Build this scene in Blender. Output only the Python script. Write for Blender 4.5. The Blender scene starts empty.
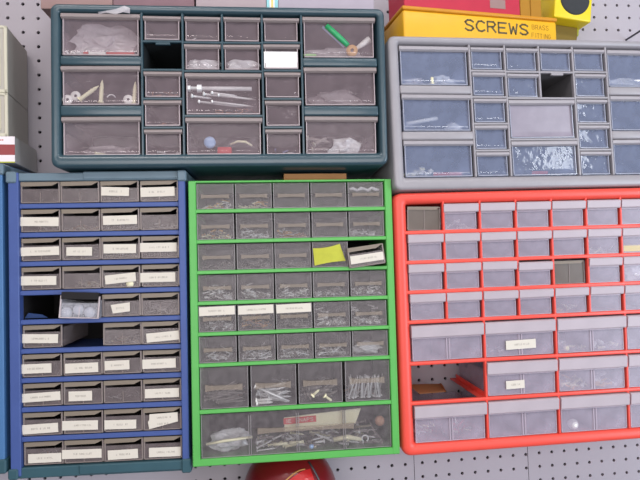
import bpy, bmesh, math, random
from mathutils import Vector, Matrix, Euler
random.seed(7)
R = math.radians
C = bpy.context.scene.collection
MM = 0.001

# ------------------------------------------------------------------ materials
def srgb(r, g, b):
    f = lambda c: (c/255/12.92) if c/255 <= .04045 else ((c/255+.055)/1.055)**2.4
    return (f(r), f(g), f(b), 1)

def mat(name, rgb, rough=.5, spec=.5, alpha=1.0, metal=0.0, noise=.12, nscale=30, tint=None, coat=0.0, bump=0.0):
    """procedural plastic / metal / paper; alpha < 1 mixes in see-through"""
    m = bpy.data.materials.new(name); m.use_nodes = True
    nt = m.node_tree; N = nt.nodes; L = nt.links
    b = N['Principled BSDF']; out = N['Material Output']
    b.inputs['Roughness'].default_value = rough
    b.inputs['Specular IOR Level'].default_value = spec
    b.inputs['Metallic'].default_value = metal
    b.inputs['Coat Weight'].default_value = coat
    col = srgb(*rgb)
    if noise > 0:
        tc = N.new('ShaderNodeTexCoord'); no = N.new('ShaderNodeTexNoise')
        no.inputs['Scale'].default_value = nscale; no.inputs['Detail'].default_value = 4
        mx = N.new('ShaderNodeMix'); mx.data_type = 'RGBA'
        mx.inputs['A'].default_value = tuple(c*(1-noise) for c in col[:3])+(1,)
        mx.inputs['B'].default_value = tuple(min(1, c*(1+noise)) for c in col[:3])+(1,)
        L.new(tc.outputs['Object'], no.inputs['Vector']); L.new(no.outputs['Fac'], mx.inputs['Factor'])
        L.new(mx.outputs['Result'], b.inputs['Base Color'])
    else:
        b.inputs['Base Color'].default_value = col
    if bump > 0:
        tc2 = N.new('ShaderNodeTexCoord'); n2 = N.new('ShaderNodeTexNoise'); n2.inputs['Scale'].default_value = 55; n2.inputs['Detail'].default_value = 2
        bp = N.new('ShaderNodeBump'); bp.inputs['Strength'].default_value = bump; bp.inputs['Distance'].default_value = .004
        oi = N.new('ShaderNodeObjectInfo'); ad = N.new('ShaderNodeVectorMath'); ad.operation = 'ADD'
        L.new(tc2.outputs['Object'], ad.inputs[0]); L.new(oi.outputs['Location'], ad.inputs[1]); L.new(ad.outputs[0], n2.inputs['Vector'])
        L.new(n2.outputs['Fac'], bp.inputs['Height']); L.new(bp.outputs['Normal'], b.inputs['Normal'])
    if alpha < 1:
        t = N.new('ShaderNodeBsdfTransparent'); t.inputs['Color'].default_value = srgb(*(tint or (255, 255, 255)))
        s = N.new('ShaderNodeMixShader'); s.inputs['Fac'].default_value = alpha
        L.new(t.outputs[0], s.inputs[1]); L.new(b.outputs[0], s.inputs[2]); L.new(s.outputs[0], out.inputs['Surface'])
    return m

M = {}
M['peg'] = mat('pegboard_paint', (174, 168, 175), .55, .3, noise=.05, nscale=9)
M['pegback'] = mat('pegboard_cavity', (38, 34, 36), .9, .1)
M['dgreen'] = mat('dark_green_plastic', (46, 72, 82), .28, .8, noise=.18)
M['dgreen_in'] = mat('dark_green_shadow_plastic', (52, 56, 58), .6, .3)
M['gray'] = mat('gray_plastic', (156, 152, 156), .34, .5, noise=.10)
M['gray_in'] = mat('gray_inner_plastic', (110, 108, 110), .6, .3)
M['blue'] = mat('blue_steel', (66, 87, 146), .42, .4, noise=.12)
M['blue2'] = mat('pale_blue_steel', (72, 116, 164), .42, .4, noise=.12)
M['teal'] = mat('teal_cap_plastic', (102, 122, 134), .45, .4, noise=.15)
M['teal2'] = mat('dark_teal_cap_plastic', (50, 84, 94), .45, .4, noise=.15)
M['green'] = mat('green_enamel', (88, 174, 82), .4, .45, noise=.08)
M['red'] = mat('orange_red_plastic', (234, 80, 66), .38, .45, noise=.07)
M['black'] = mat('black_plastic_and_slot_shade', (38, 36, 37), .8, .2)  # black plastic parts, also interior shade painted onto cabinet linings
# clear plastics
M['c_dark'] = mat('smoky_mauve_clear', (168, 150, 156), .14, .6, .36, noise=.4, nscale=45, bump=.25)
M['e_dark'] = mat('smoky_edge', (196, 182, 184), .15, .7, .75, noise=.15)
M['l_dark'] = mat('frosted_grip_mauve', (148, 136, 134), .35, .5, .95)
M['c_gray'] = mat('bluish_clear', (146, 156, 184), .07, .8, .52, noise=.3, nscale=45, bump=.22)
M['e_gray'] = mat('bluish_edge', (176, 180, 196), .15, .7, .8)
M['l_gray'] = mat('frosted_grip_gray', (165, 160, 164), .35, .5, .97)
M['c_pale'] = mat('pale_lilac_clear', (168, 160, 174), .25, .6, .75, noise=.2, nscale=45)
M['c_blue'] = mat('smoky_brown_clear', (134, 122, 122), .2, .6, .42, noise=.4, nscale=60, bump=.1)
M['e_blue'] = mat('smoky_brown_edge', (138, 126, 122), .25, .5, .9)
M['l_blue'] = mat('khaki_grip', (134, 122, 108), .4, .4, .95)
M['c_green'] = mat('dusty_smoke_clear', (142, 134, 136), .2, .6, .24, noise=.7, nscale=90)
M['e_green'] = mat('dusty_smoke_edge', (172, 168, 168), .3, .5, .5)
M['l_green'] = mat('tan_grip', (166, 152, 138), .35, .5, .34)
M['c_red'] = mat('milky_lilac_clear', (192, 182, 198), .25, .5, .38, noise=.35, nscale=40, bump=.03)
M['e_red'] = mat('milky_lilac_edge', (196, 182, 194), .3, .5, .7)
M['l_red'] = mat('frosted_lilac_grip', (192, 180, 186), .4, .4, .88)
M['c_brown'] = mat('brown_smoke_clear', (112, 102, 94), .25, .5, .8, noise=.3)
M['c_clear'] = mat('bright_clear', (190, 190, 200), .12, .7, .25, noise=.3)
M['bumper'] = mat('frosted_bumper', (198, 200, 210), .25, .6)
M['navy'] = mat('dark_navy_scrap', (38, 62, 108), .5, .4)
M['paper'] = mat('label_paper', (216, 209, 196), .7, .2, noise=.04)
M['ink'] = mat('faded_ink', (150, 142, 132), .8, .1, noise=0)
M['steel'] = mat('zinc_steel', (226, 226, 226), .32, .6, metal=.1, noise=.15)
M['darksteel'] = mat('dull_steel', (140, 132, 128), .45, .5, metal=.1, noise=.2)
M['brass'] = mat('bronze_metal', (172, 124, 92), .4, .5, metal=.1, noise=.2)
M['white'] = mat('white_plastic', (236, 234, 230), .4, .4, noise=.04)
M['cream'] = mat('cream_nylon', (230, 224, 190), .4, .4, noise=.06)
M['bag'] = mat('clear_polybag', (232, 224, 228), .12, .8, .5, noise=.2, nscale=60)
M['bagw'] = mat('white_polybag', (232, 232, 234), .2, .7, .85, noise=.15, nscale=60)
M['redp'] = mat('red_plastic', (200, 44, 44), .4, .5)
M['redcard'] = mat('red_print_card', (188, 60, 50), .5, .4, noise=.2, nscale=80)
M['penG'] = mat('green_pen_plastic', (50, 160, 100), .35, .5)
M['penB'] = mat('light_blue_plastic', (150, 180, 220), .3, .5)
M['orange'] = mat('tan_orange_plastic', (214, 164, 96), .45, .4)
M['lime'] = mat('lime_plastic', (150, 205, 130), .45, .4)
M['yellowc'] = mat('yellow_card', (184, 186, 62), .6, .3, noise=.15, nscale=90)
M['yellow'] = mat('yellow_enamel', (230, 174, 30), .4, .5, noise=.08)
M['ochre'] = mat('orange_rim_enamel', (206, 140, 30), .45, .4)
M['yellow2'] = mat('bright_yellow_plastic', (232, 208, 30), .38, .5, noise=.06)
M['olive'] = mat('olive_plastic', (120, 100, 30), .5, .4)
M['ygreen'] = mat('yellow_green_plastic', (170, 172, 40), .5, .4)
M['discblk'] = mat('charcoal_foam', (62, 64, 66), .85, .2, noise=.15, nscale=200)
M['marker'] = mat('dark_marker', (98, 90, 66), .7, .2, noise=.25, nscale=300)
M['marker2'] = mat('brown_pencil', (150, 112, 40), .7, .2, noise=0)
M['crimson'] = mat('crimson_card', (184, 40, 64), .5, .4, noise=.12)
M['ochrecard'] = mat('ochre_card', (168, 120, 34), .6, .3, noise=.15)
M['brownbox'] = mat('kraft_card', (176, 128, 84), .75, .2, noise=.1)
M['pinkbox'] = mat('pinkish_card', (152, 124, 120), .6, .3, noise=.12)
M['mauvebox'] = mat('mauve_card', (130, 102, 108), .6, .3, noise=.15)
M['palebox'] = mat('pale_pink_card', (168, 152, 155), .55, .3, noise=.08)
M['lilacbox'] = mat('pale_lilac_card', (168, 159, 170), .5, .35, noise=.08)
M['turq'] = mat('turquoise_print', (150, 206, 210), .5, .3)
M['straw'] = mat('straw_print', (226, 206, 130), .5, .3)
M['beige'] = mat('beige_plastic', (178, 172, 162), .5, .4, noise=.06)
M['beigeR'] = mat('pale_yellow_plastic', (204, 199, 178), .45, .4, noise=.05)
M['cartonG'] = mat('gray_card', (196, 192, 188), .7, .2, noise=.08)
M['cartonR'] = mat('maroon_print', (150, 70, 72), .55, .3, noise=.08)
M['cartonW'] = mat('white_print', (236, 226, 228), .55, .3, noise=.03)
M['helmet'] = mat('dark_red_gloss', (112, 16, 24), .3, .5, coat=.2, noise=.15, nscale=12)
M['helmetB'] = mat('bright_red_gloss', (190, 26, 30), .3, .5, coat=.2, noise=.2, nscale=12)
M['gold'] = mat('gold_trim', (190, 130, 70), .35, .5)
M['wire'] = mat('dark_wire', (88, 86, 92), .4, .5, metal=.6)
M['mauvedust'] = mat('gray_dust', (150, 142, 144), .8, .2, noise=.2)
M['bluep'] = mat('blue_gray_plastic', (120, 130, 170), .4, .4)
M['rustbr'] = mat('rusty_brown', (112, 80, 66), .7, .3, noise=.3, nscale=120)

# ------------------------------------------------------------------ mesh builder (millimetres)
class MB:
    def __init__(s): s.v = []; s.f = []; s.m = []; s.sm = []
    def add(s, verts, faces, mi=0, smooth=False):
        o = len(s.v); s.v += [Vector(v) for v in verts]
        for f in faces: s.f.append([i+o for i in f]); s.m.append(mi); s.sm.append(smooth)
    def box(s, x0, x1, y0, y1, z0, z1, mi=0, bev=0.0, seg=1, xf=None):
        if bev <= 0:
            vs = [(x, y, z) for x in (x0, x1) for y in (y0, y1) for z in (z0, z1)]
            fs = [(0, 1, 3, 2), (4, 6, 7, 5), (0, 4, 5, 1), (2, 3, 7, 6), (0, 2, 6, 4), (1, 5, 7, 3)]
            if xf: vs = [xf @ Vector(v) for v in vs]
            s.add(vs, fs, mi); return
        b = bmesh.new(); bmesh.ops.create_cube(b, size=1)
        for v in b.verts:
            v.co = Vector(((x0+x1)/2+v.co.x*(x1-x0), (y0+y1)/2+v.co.y*(y1-y0), (z0+z1)/2+v.co.z*(z1-z0)))
        bmesh.ops.bevel(b, geom=b.edges[:], offset=bev, segments=seg, profile=.5, affect='EDGES')
        b.verts.index_update()
        vs = [xf @ v.co if xf else v.co.copy() for v in b.verts]
        s.add(vs, [[v.index for v in f.verts] for f in b.faces], mi, seg > 1); b.free()
    def tube(s, pts, rad, n=8, mi=0, cap=True, smooth=True):
        """rad: number or list"""
        pts = [Vector(p) for p in pts]; rs = rad if isinstance(rad, (list, tuple)) else [rad]*len(pts)
        vs = []; fs = []
        ref = None
        for i, p in enumerate(pts):
            d = (pts[min(i+1, len(pts)-1)]-pts[max(i-1, 0)])
            if d.length < 1e-6: d = ref_d
            d = d.normalized(); ref_d = d
            if ref is None: ref = Vector((0, 0, 1)) if abs(d.z) < .9 else Vector((1, 0, 0))
            a = (ref-d*ref.dot(d)).normalized(); b = d.cross(a); ref = a
            for k in range(n):
                t = 2*math.pi*k/n; vs.append(p+(a*math.cos(t)+b*math.sin(t))*rs[i])
        for i in range(len(pts)-1):
            for k in range(n):
                fs.append((i*n+k, i*n+(k+1) % n, (i+1)*n+(k+1) % n, (i+1)*n+k))
        if cap: fs.append(tuple(range(n))[::-1]); fs.append(tuple((len(pts)-1)*n+k for k in range(n)))
        s.add(vs, fs, mi, smooth)
    def prof(s, pts, x0, x1, mi=0, smooth=True, close=False):
        """profile of (y, z) points swept along x"""
        n = len(pts)
        vs = [(x0, y, z) for y, z in pts]+[(x1, y, z) for y, z in pts]
        k = n if close else n-1
        s.add(vs, [(i, (i+1) % n, n+(i+1) % n, n+i) for i in range(k)], mi, smooth)
        if close: s.add(vs, [tuple(range(n))[::-1], tuple(range(n, 2*n))], mi)
    def poly(s, pts, y0, y1, mi=0):
        """polygon of (x, z) points extruded from y0 to y1"""
        n = len(pts)
        vs = [(x, y0, z) for x, z in pts]+[(x, y1, z) for x, z in pts]
        s.add(vs, [tuple(range(n)), tuple(range(n, 2*n))[::-1]]+[(i, n+i, n+(i+1) % n, (i+1) % n) for i in range(n)], mi)
    def quad(s, pts, mi=0): s.add(pts, [tuple(range(len(pts)))], mi)
    def mesh(s, name, mats):
        me = bpy.data.meshes.new(name)
        me.from_pydata([tuple(v*MM) for v in s.v], [], s.f)
        for m in mats: me.materials.append(M[m])
        for p, mi, sm in zip(me.polygons, s.m, s.sm): p.material_index = mi; p.use_smooth = sm
        b = bmesh.new(); b.from_mesh(me); bmesh.ops.recalc_face_normals(b, faces=b.faces[:]); b.to_mesh(me); b.free()
        me.update(); return me

def link(name, me, parent=None, loc=(0, 0, 0), rot=(0, 0, 0), label=None):
    o = bpy.data.objects.new(name, me); C.objects.link(o)
    if parent: o.parent = parent
    o.location = Vector(loc)*MM; o.rotation_euler = Euler([R(a) for a in rot])
    if label: o['label'] = label
    return o
def tag(o, label, cat, group=None, kind=None):
    o['label'] = label; o['category'] = cat
    if group: o['group'] = group
    if kind: o['kind'] = kind
    return o

# ------------------------------------------------------------------ cabinets: frame of reference
class Cab:
    """local millimetres: x right from the left edge, y depth from the front, zd down from the top"""
    def __init__(s, name, x, z, D, W, H, rx, ry, rz, label, depth=None):
        s.W, s.H = W, H
        s.Mt = Matrix.Translation((x, -D, z)) @ Euler((rx, ry, rz)).to_matrix().to_4x4()
        dep = 0
        while dep < 165:
            if max((s.Mt @ Vector((u*W*MM, (dep+1)*MM, -v*H*MM))).y for u in (0, 1) for v in (0, 1)) > -.001: break
            dep += 1
        s.dep = depth or dep
        s.root = bpy.data.objects.new(name, None); C.objects.link(s.root)
        s.root.empty_display_size = .05
        s.base = s.Mt @ Matrix.Translation((W/2*MM, 0, -H*MM))
        s.root.matrix_world = s.base
        tag(s.root, label, 'drawer cabinet')
    def P(s, x, y, zd): return Vector((x-s.W/2, y, s.H-zd))
    def part(s, name, mb, mats, label=None):
        return link(name, mb.mesh(name, mats), s.root, label=label)
    def put(s, name, me, x, y, zd, rot=(0, 0, 0), scale=None):
        """a thing of its own standing at a place inside or on the cabinet"""
        o = bpy.data.objects.new(name, me); C.objects.link(o)
        m = s.Mt @ Matrix.Translation((x*MM, y*MM, -zd*MM)) @ Euler([R(a) for a in rot]).to_matrix().to_4x4()
        if scale: m = m @ Matrix.Diagonal((*scale, 1))
        o.matrix_world = m
        return o
    # frame helpers drawing in local coordinates
    def bx(s, mb, x0, x1, y0, y1, z0, z1, mi=0, bev=0, seg=1):
        a = s.P(x0, y0, z1); b = s.P(x1, y1, z0)
        mb.box(a.x, b.x, a.y, b.y, a.z, b.z, mi, bev, seg)

def rounded_rect(x0, x1, z0, z1, r, n=5):
    pts = []
    for cx, cz, a0 in ((x1-r, z1-r, 0), (x0+r, z1-r, 90), (x0+r, z0+r, 180), (x1-r, z0+r, 270)):
        for k in range(n+1):
            a = R(a0+90*k/n); pts.append((cx+r*math.cos(a), cz+r*math.sin(a)))
    return pts
def housing(cab, mb, prof, ins, rad, mi=0):
    """sweeps (fraction of rim width, y) round a rounded rectangle; ins = rim widths left, top, right, bottom"""
    W, H = cab.W, cab.H; loops = []
    for t, y in prof:
        l, tp, r, b = [i*t for i in ins]
        rr = max(rad*(1-t*.75), 1.5)
        loops.append([(x, y, z) for x, z in rounded_rect(-W/2+l, W/2-r, b, H-tp, rr)])
    n = len(loops[0]); vs = [v for lp in loops for v in lp]
    mb.add(vs, [(i*n+k, i*n+(k+1) % n, (i+1)*n+(k+1) % n, (i+1)*n+k) for i in range(len(loops)-1) for k in range(n)], mi, True)

# ------------------------------------------------------------------ labels with faded typing
def label_mesh(w, h, seed, typed=1, shape=None):
    rnd = random.Random(seed); mb = MB()
    if shape is None: shape = [(0, 0), (w, 0), (w, h), (0, h)]
    mb.poly(shape, -.35, 0, 0)
    for line in range(typed):
        zc = h*(.5 if typed == 1 else (.72-.42*line))
        x = w*(.24 + .06*rnd.random()); xe = w*(.80-.08*rnd.random()); ch = min(2.6, h*.22)
        while x < xe:
            cw = ch*.55
            if rnd.random() > .14:
                st = rnd.choice(('I', 'L', 'E', 'O', 'T', 'H'))
                t = .42
                def q(a, b, c, d): mb.quad([(a, -.4, c), (b, -.4, c), (b, -.4, d), (a, -.4, d)], 1)
                z0, z1 = zc-ch/2, zc+ch/2
                if st in 'ILEOHT': q(x, x+t, z0, z1) if st != 'T' else q(x+cw/2-t/2, x+cw/2+t/2, z0, z1)
                if st in 'OH': q(x+cw-t, x+cw, z0, z1)
                if st in 'LEO': q(x, x+cw, z0, z0+t)
                if st in 'EOT': q(x, x+cw, z1-t, z1)
                if st in 'EH': q(x, x+cw, zc-t/2, zc+t/2)
            x += cw+.7
    return mb.mesh('paper_label', ['paper', 'ink'])

# ------------------------------------------------------------------ drawer meshes (origin: bottom centre of the front)
cache = {}
def tray(mb, w, h, dep, mi=0, y0=2, side=.8, ribs=0):
    mb.box(-w/2, w/2, y0, dep, 0, 1.2, mi)
    mb.box(-w/2, -w/2+1.2, y0, dep, 1.2, h*side, mi); mb.box(w/2-1.2, w/2, y0, dep, 1.2, h*side, mi)
    mb.box(-w/2+1.2, w/2-1.2, dep-1.2, dep, 1.2, h*side, mi)
    if ribs:
        y = y0+6
        while y < dep-4:
            for sx in (-1, 1): mb.box(sx*(w/2+.45)-.45, sx*(w/2+.45)+.45, y, y+1.6, 1.2, h*side, mi)
            y += ribs
def drawer_mesh(style, w, h, dep):
    key = (style, round(w, 1), round(h, 1))
    if key in cache: return cache[key]
    mb = MB(); lp = MB(); dv = None
    if style in ('dark', 'gray', 'pale'):
        c = {'dark': 'c_dark', 'gray': 'c_gray', 'pale': 'c_pale'}[style]; e = 'e_dark' if style == 'dark' else 'e_gray'
        l = 'l_dark' if style == 'dark' else 'l_gray'
        lh = 7.5 if h < 50 else 9
        g = 2.5
        x0, x1 = -w/2+g, w/2-g-1
        pr = [(2.8, h-lh+1), (2.8, 13)]
        for k in range(1, 8): a = R(90*k/7); pr.append((2.8-4.9*(1-math.cos(a)), 13-10.8*math.sin(a)))
        mb.prof(pr, x0, x1, 0)
        mb.box(x0, x1, -2.2, 2.5, .6, 2.4, 1, .4)                       # bottom ledge
        mb.box(x0-.2, x0+1.3, -.6, 3, 1, h-lh, 1, .3); mb.box(x1-1.3, x1+.2, -.6, 3, 1, h-lh, 1, .3)
        tray(mb, w-2*g-1, h, dep, 0, 3, .62)
        lp.prof([(4, h-.6), (-1.2, h-.6), (-3.4, h-2.2), (-3.4, h-lh+2.2), (-.5, h-lh), (4, h-lh)], -w/2+.4, w/2-.4, 0, False, True)
        mats, lmats, ln = [c, e], [l], 'pull_lip'
    elif style in ('blue', 'bluetip'):
        mb.box(-w/2, w/2, 0, 1.6, .3, h-11, 0)
        for sx in (-1, 1): mb.box(sx*(w/2-1.2)-1.2, sx*(w/2-1.2)+1.2, -.9, 1.2, .3, h-.5, 1, .4)
        mb.box(-w/2, w/2, -.9, 1, .3, 2, 1, .4)
        mb.box(-.5, .5, -.5, .1, 2, h*.5, 1)
        tray(mb, w-1.6, h, dep, 0, 1.6, .85, 4.2)
        lp.poly([(-w/2+.5, h-.4), (-w/2+.5, h-7), (w/2-12, h-6.4), (w/2-2.5, h-1.8), (w/2-.5, h-.4)], -1.6, 1.5, 0)
        if style == 'bluetip':
            lp = MB(); lp.box(-w/2+2, w/2-2, -2, 9, h-1.5, h+5, 0, 1); lp.box(-w/2+2, w/2-2, -3.5, -1.5, h-6, h+5, 0, .8)
        mats, lmats, ln = (['c_blue', 'e_blue'], ['l_blue'], 'pull_lip') if style == 'blue' else (['c_clear', 'e_dark'], ['black'], 'pull_lip')
    elif style in ('green', 'greenwide', 'greenfull'):
        mb.box(-w/2, w/2, 0, 1.6, .3, h-.6, 0)
        t = 1.0
        mb.box(-w/2, -w/2+t, -.5, 0, .3, h-.6, 1); mb.box(w/2-t, w/2, -.5, 0, .3, h-.6, 1)
        mb.box(-w/2, w/2, -.5, 0, .3, 1.3, 1)
        tray(mb, w, h, dep, 0, 1.6, .85)
        if style == 'greenfull':
            for fx in (-.25, 0, .25):
                for d in (-1.6, 1.6): mb.box(fx*w+d-.5, fx*w+d+.5, -.5, 10, 1, h*.92, 1)
            z0, z1, a, b = h*.50, h*.61, -.21*w, .30*w
        elif style == 'greenwide': z0, z1, a, b = h*.44, h*.57, -.40*w, .38*w
        else: z0, z1, a, b = h*.42, h*.56, -.38*w, .38*w
        zm = (z0+z1)/2; q = (z1-z0)/2
        n = 8; top = []; bot = []
        for k in range(n+1):
            u = -1+2*k/n; x = a+(b-a)*k/n; ww = q*(.82+.45*u**4); top.append((x, zm+ww)); bot.append((x, zm-ww))
        for k in range(n):
            lp.poly([bot[k], bot[k+1], top[k+1], top[k]], -3.0, -.6, 0)
        mats, lmats, ln = ['c_green', 'e_green'], ['l_green'], 'pull_handle'
    elif style in ('red', 'redwide'):
        lh = 14.5 if style == 'red' else 20
        g = 2.2
        x0, x1 = -w/2+g-1.4, w/2-g-1.8
        mb.box(x0, x1, 1, 2.6, .5, h-lh+1, 0)
        mb.box(x0, x0+1, .3, 1, .5, h-lh, 1); mb.box(x1-1, x1, .3, 1, .5, h-lh, 1); mb.box(x0, x1, .3, 1, .5, 1.6, 1)
        mb.box(x0+1, x1-1, .2, 1, h-lh-2.2, h-lh, 1)
        if style == 'redwide':
            for d in (-2.2, 2.2): mb.box(d-.9, d+.9, .2, 80, 1.5, h-lh-3, 1)
        tray(mb, x1-x0, h, dep, 0, 2.6, .7)
        lp.prof([(3, h-.2), (-3.5, h-.8), (-5.5, h-2.6), (-4.2, h-lh+1.5), (-3, h-lh), (3, h-lh+.6)], -w/2-.6, w/2-.8, 0, False, True)
        mats, lmats, ln = ['c_red', 'e_red'], ['l_red'], 'pull_lip'
    elif style == 'brown':
        mb.box(-w/2+1, w/2-2.5, 3, 4.6, .5, h-8, 0)
        mb.box(-w/2+1, -w/2+2.6, 1.5, 4, .5, h-4, 1); mb.box(w/2-4, w/2-2.5, 1.5, 4, .5, h-4, 1); mb.box(-w/2+1, w/2-2.5, 1.5, 4, .5, 2, 1)
        mb.box(-.6, .6, 2.2, 3, 2, h-9, 1)
        tray(mb, w-4, h-3, dep, 0, 4.6, .8)
        lp.poly([(-w/2+1, h-4), (-w/2+1, h-9), (w/2-9, h-9), (w/2-2.5, h-4)], 1, 4, 0)
        mats, lmats, ln = ['c_brown', 'e_blue'], ['l_blue'], 'pull_lip'
    r = (mb.mesh('drawer', mats), lp.mesh(ln, lmats), ln)
    cache[key] = r; return r

def add_drawer(cab, style, op, y=0, pull=0, tilt=(0, 0, 0), dep=None, jit=.5, label=None):
    x0, x1, z0, z1 = op; w, h = x1-x0, z1-z0
    me, lm, ln = drawer_mesh(style, w, h, (dep or cab.dep-14))
    jx = (random.random()-.5)*jit; jy = (random.random()-.5)*2*jit; jr = (random.random()-.5)*.7*jit
    p = cab.P((x0+x1)/2+jx, y+jy-pull, z1)
    d = link('drawer', me, cab.root, p, (tilt[0], tilt[1]+jr, tilt[2]+jr), label)
    link(ln, lm, d)
    return d
def add_label(cab, d, op, xa, za, xb, zb, h, seed, y=-1.0, typed=1, shape=None):
    """(xa, za) and (xb, zb) are the label's upper corners in cabinet millimetres"""
    x0, x1, z0, z1 = op; w = math.hypot(xb-xa, zb-za); ang = math.degrees(math.atan2(za-zb, xb-xa))
    return link('paper_label', label_mesh(w, h, seed, typed, shape), d,
                (xa-(x0+x1)/2 + math.sin(R(ang))*h, y, (z1-za)-h*math.cos(R(ang))), (0, -ang, 0))

# ------------------------------------------------------------------ small hardware
def screw_into(mb, p, d, L, r, mi, n=6, head=True):
    d = d.normalized(); p = Vector(p)
    if head: mb.tube([p, p+d*r*1.1, p+d*r*1.1], [r*2.0, r*1.7, r*.9], n, mi)
    mb.tube([p+d*r, p+d*L*.82, p+d*L], [r, r, r*.25], n, mi)
def heap_mesh(seed, w, d, h, n, mats, L=(8, 15), r=.9):
    rnd = random.Random(seed); mb = MB()
    for i in range(n):
        x = (rnd.random()-.5)*(w-8); y = 2+rnd.random()*(d-6)
        hz = h*(.55+.45*math.sin(x*.11+seed))*(.5+.5*min(1, y/(d*.5)))
        z = 1.8+rnd.random()*max(1, hz)
        a = rnd.random()*2*math.pi; el = (rnd.random()-.5)*.9
        dr = Vector((math.cos(a), math.sin(a)*.6, math.sin(el)))
        l = L[0]+rnd.random()*(L[1]-L[0])
        q = Vector((x, y, z))-dr.normalized()*l/2
        if abs(q.x) > w/2-2: q.x = math.copysign(w/2-3, q.x)
        e = q+dr.normalized()*l
        if abs(e.x) > w/2-2 or e.y < 1.5 or q.y < 1.5: dr = Vector((-q.x*.4, 6, 1.5)); q.y = max(q.y, 2.5)
        if q.z < 2: q.z = 2
        if (q+dr.normalized()*l).z < 1: dr.z = abs(dr.z)
        screw_into(mb, q, dr, l, r*(.8+.5*rnd.random()), rnd.randrange(len(mats)), 5)
    return mb.mesh('screw_pile', mats)
heapc = {}
def heap(cab, op, label, fill=.4, n=34, mats=('steel', 'darksteel', 'steel'), y=4, d=42, L=(8, 15), r=.9, cat='screws', name='screw_pile', var=None):
    x0, x1, z0, z1 = op; w = x1-x0-6; h = (z1-z0)*fill
    v = var if var is not None else random.randrange(4)
    k = (v, round(w), round(h), n, mats, L, r)
    if k not in heapc: heapc[k] = heap_mesh(v*13+len(heapc), w, d, h, n, list(mats), L, r)
    o = cab.put(name, heapc[k], (x0+x1)/2, y, z1-.6)
    return tag(o, label, cat, kind='stuff')
def lathe(prof, n=20, mi=0, axis='y'):
    """prof: (radius, along)"""
    mb = MB(); vs = []
    for r_, a in prof:
        for k in range(n):
            t = 2*math.pi*k/n; c, s_ = r_*math.cos(t), r_*math.sin(t)
            vs.append((c, a, s_) if axis == 'y' else ((c, s_, a) if axis == 'z' else (a, c, s_)))
    fs = [(i*n+k, i*n+(k+1) % n, (i+1)*n+(k+1) % n, (i+1)*n+k) for i in range(len(prof)-1) for k in range(n)]
    mb.add(vs, fs, mi, True); return mb
def crumple(name, sx, sy, sz, seed, mats, sub=4, amp=.28, flat=True):
    rnd = random.Random(seed); b = bmesh.new(); bmesh.ops.create_icosphere(b, subdivisions=sub, radius=1)
    from mathutils import noise
    off = Vector((seed*3.1, seed*1.7, seed*.9))
    for v in b.verts:
        k = 1+amp*noise.noise(v.co*1.8+off)*1.6+amp*.8*abs(noise.noise(v.co*4.3+off))
        c = v.co*k; v.co = Vector((c.x*sx*.86, c.y*sy*.8, (c.z*.8+.8)*sz if c.z > -1 else 0))*MM
        if v.co.z < 0: v.co.z = 0
    me = bpy.data.meshes.new(name); b.to_mesh(me); b.free()
    for m in mats: me.materials.append(M[m])
    for p in me.polygons: p.use_smooth = not flat
    return me
ORD = ['first', 'second', 'third', 'fourth', 'fifth', 'sixth', 'seventh', 'eighth', 'ninth', 'bottom']

# =================================================================== SETTING: pegboard wall
P_ = 25.4
def pegboard(name, x0, x1, z0, z1, ox, oz):
    """perforated board, every hole cut through; millimetres in world x, z"""
    mb = MB(); r = 3.05; n = 8
    i0 = math.ceil((x0-ox)/P_-.5); i1 = math.floor((x1-ox)/P_+.5); j0 = math.ceil((z0-oz)/P_-.5); j1 = math.floor((z1-oz)/P_+.5)
    ang = [R(45*k+22.5) for k in range(8)]
    for i in range(i0, i1+1):
        for j in range(j0, j1+1):
            cx, cz = ox+i*P_, oz+j*P_
            a, b = max(cx-P_/2, x0), min(cx+P_/2, x1); c, d = max(cz-P_/2, z0), min(cz+P_/2, z1)
            if b-a < .5 or d-c < .5: continue
            if cx-r < a+.3 or cx+r > b-.3 or cz-r < c+.3 or cz+r > d-.3:
                mb.quad([(a, 0, c), (b, 0, c), (b, 0, d), (a, 0, d)]); continue
            ring = [(cx+r*math.cos(t), cz+r*math.sin(t)) for t in ang]
            vs = [(x, 0, z) for x, z in ring]+[(x, 5, z) for x, z in ring]+[(b, 0, d), (a, 0, d), (a, 0, c), (b, 0, c)]
            fs = [(k, (k+1) % 8, 8+(k+1) % 8, 8+k) for k in range(8)]
            # ring vertex k at 22.5+45k degrees; corners 16:(+,+) 17:(-,+) 18:(-,-) 19:(+,-)
            fs += [(1, 0, 16), (2, 1, 16, 17), (3, 2, 17), (4, 3, 17, 18), (5, 4, 18), (6, 5, 18, 19), (7, 6, 19), (0, 7, 19, 16)]
            mb.add(vs, fs, 0)
    me = mb.mesh(name, ['peg'])
    o = link(name, me); o['kind'] = 'structure'; return o
XL, XR, ZB, ZT = -760, 1060, -760, 700
SX1, SX2 = 254.6, 477.5
pegboard('wall_back', XL, SX1-.5, -150, ZT, -447.89, 401.0)
pegboard('wall_back', XL, SX1-.5, ZB, -150.6, -447.89, 401.0-P_*.6)
pegboard('wall_back', SX1+.5, XR, 100, ZT, 660.6, 424.64)
pegboard('wall_back', SX1+.5, SX2-.5, ZB, 99.4, 270.43, -451.61)
pegboard('wall_back', SX2+.5, XR, ZB, 99.4, 526.24, -450.47)
mb = MB(); mb.box(XL, XR, 9, 14, ZB, ZT); o = link('wall_backing', mb.mesh('wall_backing', ['pegback'])); o['kind'] = 'structure'

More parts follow.
